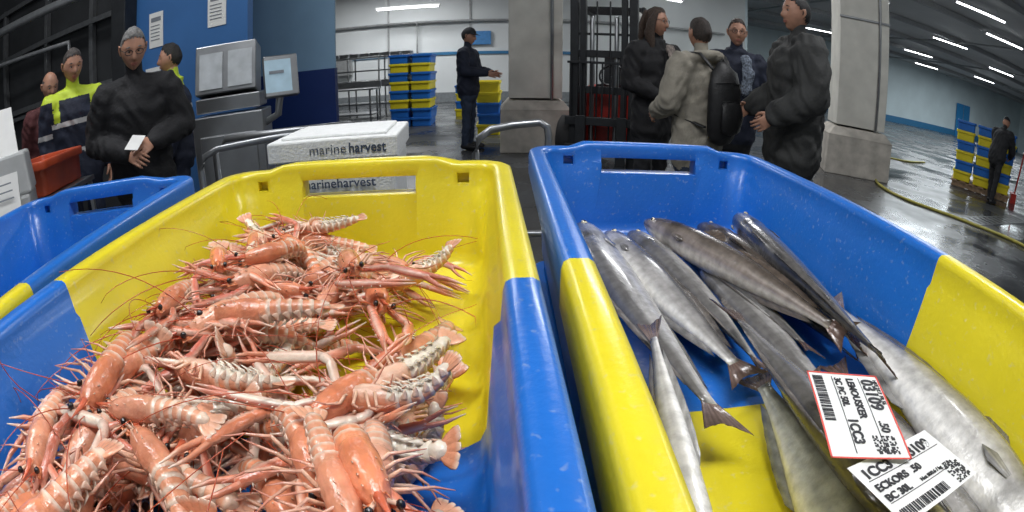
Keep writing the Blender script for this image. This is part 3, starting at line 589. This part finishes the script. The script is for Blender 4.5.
def person(name,x,y,h,face,jm,tm,lean=0,arms=None,hem=.84,b=.02,hair='short',hc=(.05,.035,.025),glasses=False,hy=0,hpitch=0,sk=skin,matf=None,extra=None,curl=.35,vox=.013,palms=None,stride=0,hood=False,scarf=None,fold=.0055):
    s=h/1.75; e=empty(name,(x,y,0),(0,0,rad(face)),s)
    cl,sl=math.cos(rad(lean)),math.sin(rad(lean))
    def L(p):
        px,py,pz=p
        if pz<=.92: return (px,py,pz)
        z=pz-.92; yy=py; return (px, yy*cl - z*sl, .92+z*cl+yy*sl)
    mb=MB(); bones=[]
    def limb(pts,rs,mi,up=(0,1,0),seg=14):
        mb.tube(pts,rs,seg,mi=mi,up=up)
        for i in range(len(pts)-1):
            ra=max(rs[i]) if hasattr(rs[i],'__len__') else rs[i]; rb=max(rs[i+1]) if hasattr(rs[i+1],'__len__') else rs[i+1]
            bones.append((pts[i],pts[i+1],ra,rb,mi))
    T=[(0,.0,hem),(0,0,.95),(0,0,1.07),(0,0,1.20),(0,-.0,1.31),(0,.005,1.385),(0,.01,1.43)]
    R=[(.172+b,.122+b),(.168+b,.122+b),(.155+b,.115+b),(.168+b,.122+b),(.180+b,.125+b),(.160+b*.8,.098+b*.8),(.085+b*.5,.070+b*.4)]
    limb([L(p) for p in T],R,0,seg=20)
    limb([L((0,.01,1.42)),L((0,-.004,1.58))],[.058,.054],2)
    limb([L((-.165,0,1.40)),L((0,.01,1.425)),L((.165,0,1.40))],[(.052+b*.7),(.058+b*.4),(.052+b*.7)],0,up=(0,0,1))
    if b>.012:
        pts=[L((.074*math.cos(a),.012+.070*math.sin(a),1.47-.02*(math.sin(a)<-.2))) for a in np.linspace(0,2*pi,15)]; mb.tube(pts,[.015]*15,8)
        for i in range(14): bones.append((pts[i],pts[i+1],.016,.016,0))
    if hood:
        pts=[L((.115*math.cos(a),.055+.085*math.sin(a),1.46+.02*math.sin(a))) for a in np.linspace(-.5,pi+.5,12)]; mb.tube(pts,[.02]+[.045]*10+[.02],8)
        for i in range(11): bones.append((pts[i],pts[i+1],.045,.045,0))
    if scarf:
        for rr0,z0 in ((.085,1.465),(.078,1.50),(.088,1.445)):
            pts=[L((rr0*math.cos(a),.005+rr0*math.sin(a),z0-.025*(1-math.sin(a))*.6)) for a in np.linspace(0,2*pi,17)]; mb.tube(pts,[.024]*17,8)
            for i in range(16): bones.append((pts[i],pts[i+1],.026,.026,4))
        limb([L((.03,-.12-b,1.44)),L((.05,-.155-b,1.32)),L((.045,-.150-b,1.12))],[(.045,.02),(.06,.018),(.055,.012)],4)
        bones[-1]=bones[-1][:2]+(.07,.07,4); bones[-2]=bones[-2][:2]+(.07,.07,4)
    arms=arms or {}
    for sd,key in ((1,'l'),(-1,'r')):
        el,wr=arms.get(key,((sd*.245,.03,1.13),(sd*.245,-.05,.89)))
        if key not in arms: el,wr=L(el),L(wr)
        sh=L((sd*.19,0,1.385)); el_=V(el); w_=V(wr); d=(w_-el_).normalized()
        limb([sh,tuple((V(sh)+el_)/2+V((sd*.006,0,0))),el],[.060+b,.052+b,.046+b*.9],0,up=(0,1,0)); limb([el,tuple((el_+w_)/2),tuple(w_-d*.01)],[.046+b*.9,.042+b*.8,.034+b*.6],0,up=(0,1,0))
        pm=(palms or {}).get(key,(-sd,0,0)); hand(e,tuple(w_+d*.012),tuple(d+V((0,0,-.1))),pm,key=='r',curl,sk)
        st=stride*sd
        limb([(sd*.09,0,.93),(sd*.098,-.01-st*.5,.50),(sd*.10,.02-st,.10)],[(.095,.10),.068,.056],1,up=(0,1,0))
        limb([(sd*.10,.05-st,.05),(sd*.105,-.06-st,.05),(sd*.115,-.17-st,.035)],[.044,.046,.034],3,up=(0,0,1))
    me=remesh(mb,vox,3,.5)
    n=len(me.vertices); co=np.empty(n*3); me.vertices.foreach_get('co',co); co=co.reshape(-1,3)
    no=np.empty(n*3); me.vertices.foreach_get('normal',no); no=no.reshape(-1,3)
    fx=random.uniform(0,6); X_,Y_,Z_=co[:,0],co[:,1],co[:,2]
    disp=fold*(np.sin(Z_*38+6*np.sin(X_*13+fx)+4*Y_*5)*np.sin(X_*17+Z_*11+fx)+.7*np.sin((X_*.8+Z_)*62+5*np.sin(Y_*16+fx)+3*np.sin(X_*21))*np.sin(X_*9-Z_*14+fx)); msk=(Z_>.12)&(Z_<1.40*cl+.1); co=co+no*(disp*msk)[:,None]
    co[:,2]=np.maximum(co[:,2],.0)
    me.vertices.foreach_set('co',co.ravel()); me.update()
    m=len(me.polygons); cc=np.empty(m*3); me.polygons.foreach_get('center',cc); cc=cc.reshape(-1,3); best=np.full(m,9.); mi=np.zeros(m,int); bi=np.zeros(m,int)
    for k,(a,bb,ra,rb,mm) in enumerate(bones):
        a=np.array(a);bb=np.array(bb); ab=bb-a; t=np.clip(((cc-a)@ab)/(ab@ab+1e-9),0,1); d=np.linalg.norm(cc-a-t[:,None]*ab,axis=1)-(ra*(1-t)+rb*t)
        w=d<best; best[w]=d[w]; mi[w]=mm; bi[w]=k
    mi[(mi==1)&(cc[:,2]>hem-.0)]=0; mi[(mi==0)&(cc[:,2]<hem-.05)&(np.abs(cc[:,0])<.19)&(bi<6)]=1
    if matf: mi=matf(cc,mi,bi)
    me.materials.clear()
    for q in [jm,tm,sk,mat('boots',(.02,.02,.022),.5),scarf or jm]+(extra or []): me.materials.append(q)
    me.polygons.foreach_set('material_index',mi.tolist()); me.update(); mkobj('clothed_body',me,e)
    head(e,L((0,-.014,1.642)),hy,hpitch+lean*.6,hair,hc,glasses,sk)
    return e
def cloth(name,c,**k): return mat(name,c,k.pop('rough',.8),0,.25,9,bump=.4,bscale=70)
blackc=cloth('black_knit',(.010,.010,.012)); navy=cloth('navy_cloth',(.015,.02,.04)); jean=cloth('jeans',(.03,.045,.08)); maroon=cloth('maroon_knit',(.10,.028,.03)); hiv=mat('hi_vis_yellow',(.55,.70,.04),.6,0,.08); refl=mat('reflective_tape',(.6,.6,.6),.35,.2,.05); beige=cloth('beige_jacket',(.30,.275,.225)); chargray=cloth('charcoal_jacket',(.042,.043,.042)); dk=cloth('dark_trousers',(.018,.019,.022)); patt=mat('patterned_scarf',(.16,.19,.24),.8,0,.8,70); scar2=mat('grey_scarf',(.22,.185,.165),.8,0,.7,40)
def hvf(cc,mi,bi):
    j=mi==0; z=cc[:,2]; ax=np.abs(cc[:,0])
    mi=mi.copy(); mi[j&(z>1.41)]=5; mi[j&(z>1.22)&(z<1.25)&(ax<.2)]=6; mi[j&(z>1.02)&(z<1.05)&(ax<.2)]=6; mi[j&(ax>.2)&(z>1.16)&(z<1.19)]=6; mi[j&(ax>.13)&(ax<.18)&(z>1.26)&(z<1.41)]=5
    return mi
person('man_in_black_sweater',-2.10,2.36,1.70,38,blackc,dk,lean=9,arms={'l':((.29,-.04,1.14),(.10,-.31,1.10)),'r':((-.29,-.02,1.13),(-.06,-.33,1.06))},b=.042,hc=(.20,.195,.19),glasses=True,hy=8,hpitch=16,curl=.7,vox=.011,palms={'l':(-.6,.3,-.5),'r':(.6,.3,-.5)},hem=.82)
mb=MB(); mb.box((0,0,0),(.08,.12,.002),rot=(.5,.2,.3)); mb.obj('folded_paper_slip',[paper],loc=(-1.85,2.035,1.085))
person('man_in_hi_vis_jacket',-3.14,2.72,1.78,55,navy,navy,lean=6,hc=(.07,.06,.055),hy=10,hpitch=14,matf=hvf,extra=[hiv,refl],b=.038,vox=.012)
person('man_in_maroon_sweater',-3.85,3.0,1.74,60,maroon,dk,lean=16,hair='bald',hc=(.12,.10,.09),hy=10,hpitch=14,b=.035)
person('worker_in_hi_vis_jacket',-2.56,3.35,1.68,-60,navy,navy,hc=(.02,.017,.015),matf=hvf,extra=[hiv,refl],b=.03)
e=person('man_in_cap',-.66,7.9,1.86,75,navy,jean,hair='cap',hc=(.03,.03,.03),arms={'l':((.24,-.05,1.14),(.20,-.30,1.10)),'r':((-.24,-.03,1.14),(-.16,-.32,1.10))},hpitch=10,b=.035)
person('woman_with_scarf',1.20,4.35,1.82,25,blackc,dk,hair='long',hc=(.05,.03,.02),hy=25,glasses=True,hpitch=4,b=.03,scarf=scar2,hem=.72,arms={'l':((.26,-.02,1.13),(.10,-.27,1.10)),'r':((-.26,.0,1.12),(-.10,-.24,1.02))},curl=.5)
e=person('man_with_backpack',1.33,3.55,1.68,205,beige,jean,hc=(.035,.025,.02),b=.055,hem=.70,hy=-10,hood=True,arms={'l':((.28,-.02,1.12),(.22,-.24,1.02)),'r':((-.28,-.02,1.12),(-.22,-.22,1.0))},curl=.5)
bm=mat('black_nylon',(.012,.012,.013),.5,0,.25,20,bump=.3,bscale=90)
mb=MB(); mb.tube([(0,.24,.90),(0,.255,1.03),(0,.255,1.24),(0,.24,1.36),(0,.22,1.41)],[(.13,.07),(.155,.085),(.155,.085),(.125,.07),(.06,.035)],20,up=(0,1,0)); mb.tube([(0,.33,.95),(0,.345,1.05),(0,.33,1.14)],[(.10,.03),(.115,.035),(.10,.025)],16,up=(0,1,0))
for s in (-1,1):
    mb.tube([(s*.09,.21,1.38),(s*.125,.12,1.485),(s*.13,-.02,1.49),(s*.145,-.16,1.38),(s*.16,-.175,1.2),(s*.20,-.05,1.02),(s*.14,.20,.96)],[(.026,.010)]*7,8,up=(0,0,1))
mb.tube([(-.03,.22,1.43),(0,.22,1.46),(.03,.22,1.43)],[.008]*3,8); mb.tube([(-.11,.345,1.16),(.11,.345,1.16)],[.004]*2,6); mb.tube([(-.15,.30,1.28),(0,.345,1.30),(.15,.30,1.28)],[.004]*3,6)
mb.obj('backpack',[bm],e)
person('woman_with_glasses',1.93,4.25,1.80,-8,navy,dk,hair='short',hc=(.045,.03,.024),glasses=True,hy=-10,hpitch=3,b=.04,scarf=patt,hem=.74,arms={'l':((.26,.0,1.14),(.16,-.24,1.0)),'r':((-.26,.0,1.14),(-.15,-.24,1.0))},curl=.5)
person('man_in_hooded_jacket',1.93,3.18,1.91,-100,chargray,dk,hair='short',hc=(.012,.01,.01),b=.07,hem=.72,hy=10,hood=True,fold=.008,arms={'l':((.29,.0,1.12),(.24,-.22,.98)),'r':((-.29,.0,1.12),(-.22,-.24,1.0))},curl=.5)
person('worker_in_dark_overalls',8.62,6.0,1.70,100,dk,dk,lean=26,hair='beanie',hc=(.02,.02,.02),arms={'l':((.22,-.34,1.05),(.12,-.54,.93)),'r':((-.22,-.34,1.05),(-.10,-.54,.93))},hpitch=10,b=.045,stride=.14)

# ---------------------------------------------------------------- forklift
fk=empty('forklift_truck',(1.28,6.75,0),(0,0,rad(-20)))
redp=mat('red_paint')
mb=MB(); mb.box((0,1.0,.62),(1.05,.6,.8),top=(.92,.85)); mb.box((0,.35,.42),(1.0,1.0,.4)); mb.box((0,.62,.80),(.85,.5,.2)); mb.box((0,-.2,.62),(.95,.18,.75),top=(.9,.7)); mb.obj('chassis',[redp],fk,.05)
mb=MB()
for s in (-1,1):
    mb.box((s*.36,-.50,1.15),(.10,.14,2.2)); mb.box((s*.25,-.53,1.18),(.07,.10,2.15)); mb.tube([(s*.15,-.50,.2),(s*.15,-.50,1.9)],[.03,.03],10,mi=1); mb.tube([(s*.08,-.56,.4),(s*.08,-.56,2.1)],[.012,.012],6)
    mb.tube([(s*.44,-.15,.9),(s*.42,.0,2.08)],[.035,.035],10); mb.tube([(s*.44,1.0,1.0),(s*.42,.85,2.08)],[.035,.035],10); mb.tube([(s*.42,0,2.09),(s*.42,.85,2.09)],[.035,.035],10)
    mb.box((s*.25,-.66,.36),(.12,.05,.66)); mb.box((s*.25,-1.15,.07),(.12,1.0,.045),top=(1,1))
for z in (.25,.62,1.0,1.45,2.22): mb.box((0,-.52,z),(.80,.07,.09))
for z in (.28,.62): mb.box((0,-.62,z),(.9,.05,.1))
for i in range(7): mb.box((-.39+i*.13,-.62,1.0),(.02,.03,.7))
mb.box((0,-.62,1.34),(.86,.03,.03))
for i in range(8): mb.box((0,.03+i*.115,2.10),(.84,.025,.03))
mb.box((0,.62,.98),(.5,.5,.14)); mb.box((0,.84,1.22),(.46,.12,.5),rot=(-.15,0,0))
mb.tube([(0,-.05,.95),(0,.10,1.15)],[.025,.025],8); mb.tube([(.17*math.cos(a),.11+.08*math.sin(a),1.18+.14*math.sin(a)) for a in np.linspace(0,2*pi,17)],[.015]*17,8)
mb.box((0,-.5,1.7),(.62,.03,.03)); mb.obj('mast_and_guard',[darkst,steel],fk,.008)
def wheel(mb,x,y,z,r,w):
    mb.tube([(x-w/2,y,z),(x-w/2+.02,y,z),(x+w/2-.02,y,z),(x+w/2,y,z)],[r*.9,r,r,r*.9],28,cap='flat',mi=0); mb.tube([(x-w/2-.01,y,z),(x+w/2+.01,y,z)],[r*.5,r*.5],16,cap='flat',mi=1)
mb=MB()
for s in (-1,1): wheel(mb,s*.5,-.2,.32,.32,.22); wheel(mb,s*.42,1.0,.25,.25,.2)
mb.obj('wheels',[rubber,mat('wheel_hub',(.3,.3,.3),.4,.5)],fk)
mb=MB()
for s in (-1,1): mb.ell((s*.38,-.32,1.95),(.07,.05,.07)); 
mb.obj('work_lights',[mat('lens',(.8,.8,.75),.2)],fk)

# ---------------------------------------------------------------- kiosk, racks, left equipment
k=empty('weighing_terminal',(-1.88,3.15,0),(0,0,rad(18)))
mb=MB(); mb.box((0,0,.55),(.5,.4,1.1)); mb.box((0,-.0,1.17),(.46,.30,.1)); mb.box((-.02,.02,1.39),(.44,.22,.34),rot=(-.22,0,0)); mb.box((0,-.21,.62),(.40,.015,.7)); mb.box((.15,-.225,.65),(.02,.02,.12))
for x in (-.2,.2):
    for y_ in (-.15,.15): mb.cyl((x,y_,-.0),(x,y_,.02),.03)
mb.tube([(.24,-.05,1.0),(.34,-.08,1.05),(.36,-.08,1.2)],[.025]*3,10); mb.box((.37,-.10,1.30),(.23,.07,.28),rot=(-.2,0,.3)); mb.obj('cabinet',[steel],k,.008)
mb=MB(); mb.box((-.12,-.10,1.40),(.17,.006,.25),rot=(-.22,0,0)); mb.box((.09,-.10,1.40),(.17,.006,.25),rot=(-.22,0,0)); mb.obj('front_panels',[mat('pale_panel',(.46,.49,.51),.3)],k)
mb=MB(); mb.box((.359,-.138,1.305),(.18,.004,.22),rot=(-.2,0,.3)); mb.box((.35,-.145,1.33),(.10,.003,.02),rot=(-.2,0,.3),mi=1); mb.box((.36,-.138,1.28),(.12,.003,.02),rot=(-.2,0,.3),mi=1); mb.obj('screen',[mat('lit_screen',(.30,.42,.50),.3,emis=.35),mat('grey_ink')],k)
mb=MB()
for x in (-1.3,-.45,.45,1.3):
    for y_ in (-.35,.35): mb.tube([(x,y_,0),(x,y_,1.7)],[.025,.025],8)
for z in (.35,.85,1.3,1.68): mb.box((0,0,z),(2.65,.75,.04))
for i in range(9): mb.box((-1.2+i*.3,0,1.76),(.24,.5,.1)); 
for i in range(6): mb.box((-1.1+i*.42,0,.95),(.3,.5,.15))
mb.obj('stainless_steel_rack',[steel],loc=(-4.1,14.5,0),bevel=.004)
mb=MB(); mb.box((0,0,.86),(1.6,.8,.04)); mb.box((0,.38,.95),(1.6,.04,.18)); mb.box((0,0,.25),(1.5,.7,.03))
for x in (-.7,.7):
    for y_ in (-.33,.33): mb.tube([(x,y_,0),(x,y_,.85)],[.025,.025],8)
mb.obj('stainless_steel_table',[steel],loc=(-4.0,12.2,0),bevel=.004)
oc=crate_mesh(.40,.58,handles=False,sub=4); oc.materials.clear(); oc.materials.append(mat('orange_plastic',(.50,.075,.025),.4,0,.1)); mkobj('orange_plastic_crate',oc,None,0,(-2.78,2.06,.90),(0,0,rad(20)))
mb=MB(); mb.box((0,0,.88),(.5,.6,.03)); mb.box((0,0,.3),(.45,.55,.03))
for x in (-.22,.22):
    for y_ in (-.27,.27): mb.tube([(x,y_,0),(x,y_,.87)],[.02,.02],8)
mb.obj('steel_stand',[steel],loc=(-2.78,2.06,0),rot=(0,0,rad(20)),bevel=.004)
ps=empty('label_printer_stand',(-2.42,1.48,0),(0,0,rad(48)))
mb=MB(); mb.box((0,0,.5),(.35,.35,1.0)); mb.box((0,-.02,1.10),(.38,.30,.20),top=(.9,.8)); mb.obj('printer_body',[mat('off_white_plastic',(.45,.46,.46),.5,0,.08)],ps,.015)
mb=MB(); mb.box((0,-.20,.98),(.24,.004,.34),rot=(-.35,0,0)); mb.box((.02,-.06,1.30),(.2,.004,.28),rot=(-.5,0,.3)); 
for i in range(7): mb.box((0,-.204-(.98-(1.08-i*.035))*-.36,1.08-i*.035),(.18,.003,.006),rot=(-.35,0,0),mi=1)
mb.obj('printed_sheets',[paper,mat('grey_ink')],ps)

# hoses on the floor
def hose(pts,name='yellow_hose',r=.022,m=None):
    cu=bpy.data.curves.new(name,'CURVE'); cu.dimensions='3D'; cu.bevel_depth=r; cu.bevel_resolution=4; sp=cu.splines.new('BEZIER'); sp.bezier_points.add(len(pts)-1)
    for p,q in zip(sp.bezier_points,pts): p.co=(q[0],q[1],r); p.handle_left_type=p.handle_right_type='AUTO'
    cu.materials.append(m); o=bpy.data.objects.new(name,cu); COL.objects.link(o)
hm2=mat('hose_rubber',(.40,.36,.07),.45,0,.2)
hose([(6.5,8.6),(6.25,7.3),(5.6,6.2),(5.5,5.5),(5.9,4.6),(6.35,3.6),(6.2,2.4),(5.4,1.5)],m=hm2)
hose([(6.9,9.8),(8.2,10.2),(9.3,9.6),(10.5,9.9)],m=hm2)
mb=MB()
for i in range(12): mb.box((-1.1+i*.2,0,.004),(.12,.28,.008))
mb.box((0,-.16,.005),(2.5,.03,.01)); mb.box((0,.16,.005),(2.5,.03,.01)); mb.obj('floor_drain_grate',[steel],loc=(7.3,4.8,0),rot=(0,0,rad(10)))

# ---------------------------------------------------------------- lights
def area(loc,sx,sy,p,rot=(0,0,0),c=(.97,.98,1)):
    l=bpy.data.lights.new('lamp_light','AREA'); l.shape='RECTANGLE'; l.size=sx; l.size_y=sy; l.energy=p; l.color=c
    o=bpy.data.objects.new('lamp_light',l); COL.objects.link(o); o.location=loc; o.rotation_euler=rot
area((0,-.3,4.8),2.4,.5,88); area((-3,1.5,4.8),2.4,.5,85); area((4,3,4.8),2.4,.5,100); area((3,10,4.8),2,1,200); area((-3.9,16,4.2),3,1,240); area((12,11,4.8),6,2,430,c=(.9,.97,1)); area((20,18,4.8),8,4,800,c=(.88,.96,1)); area((34,24,4.8),10,4,1000,c=(.88,.96,1)); area((-2.5,9,4.8),2,1,90); area((.2,.2,3.0),1.2,.3,14)
w=bpy.data.worlds.new('world'); SC.world=w; w.use_nodes=True; w.node_tree.nodes['Background'].inputs[0].default_value=(.60,.65,.70,1); w.node_tree.nodes['Background'].inputs[1].default_value=.34

# ---------------------------------------------------------------- camera (wide action-camera lens: equisolid fisheye)
cd=bpy.data.cameras.new('camera'); c=bpy.data.objects.new('camera',cd); COL.objects.link(c)
c.location=(0,0,1.27); c.rotation_euler=(rad(69),0,0)
cd.type='PANO'; cd.sensor_fit='HORIZONTAL'; cd.sensor_width=20.68; cd.lens=10.5; cd.clip_start=.01
SC.camera=c
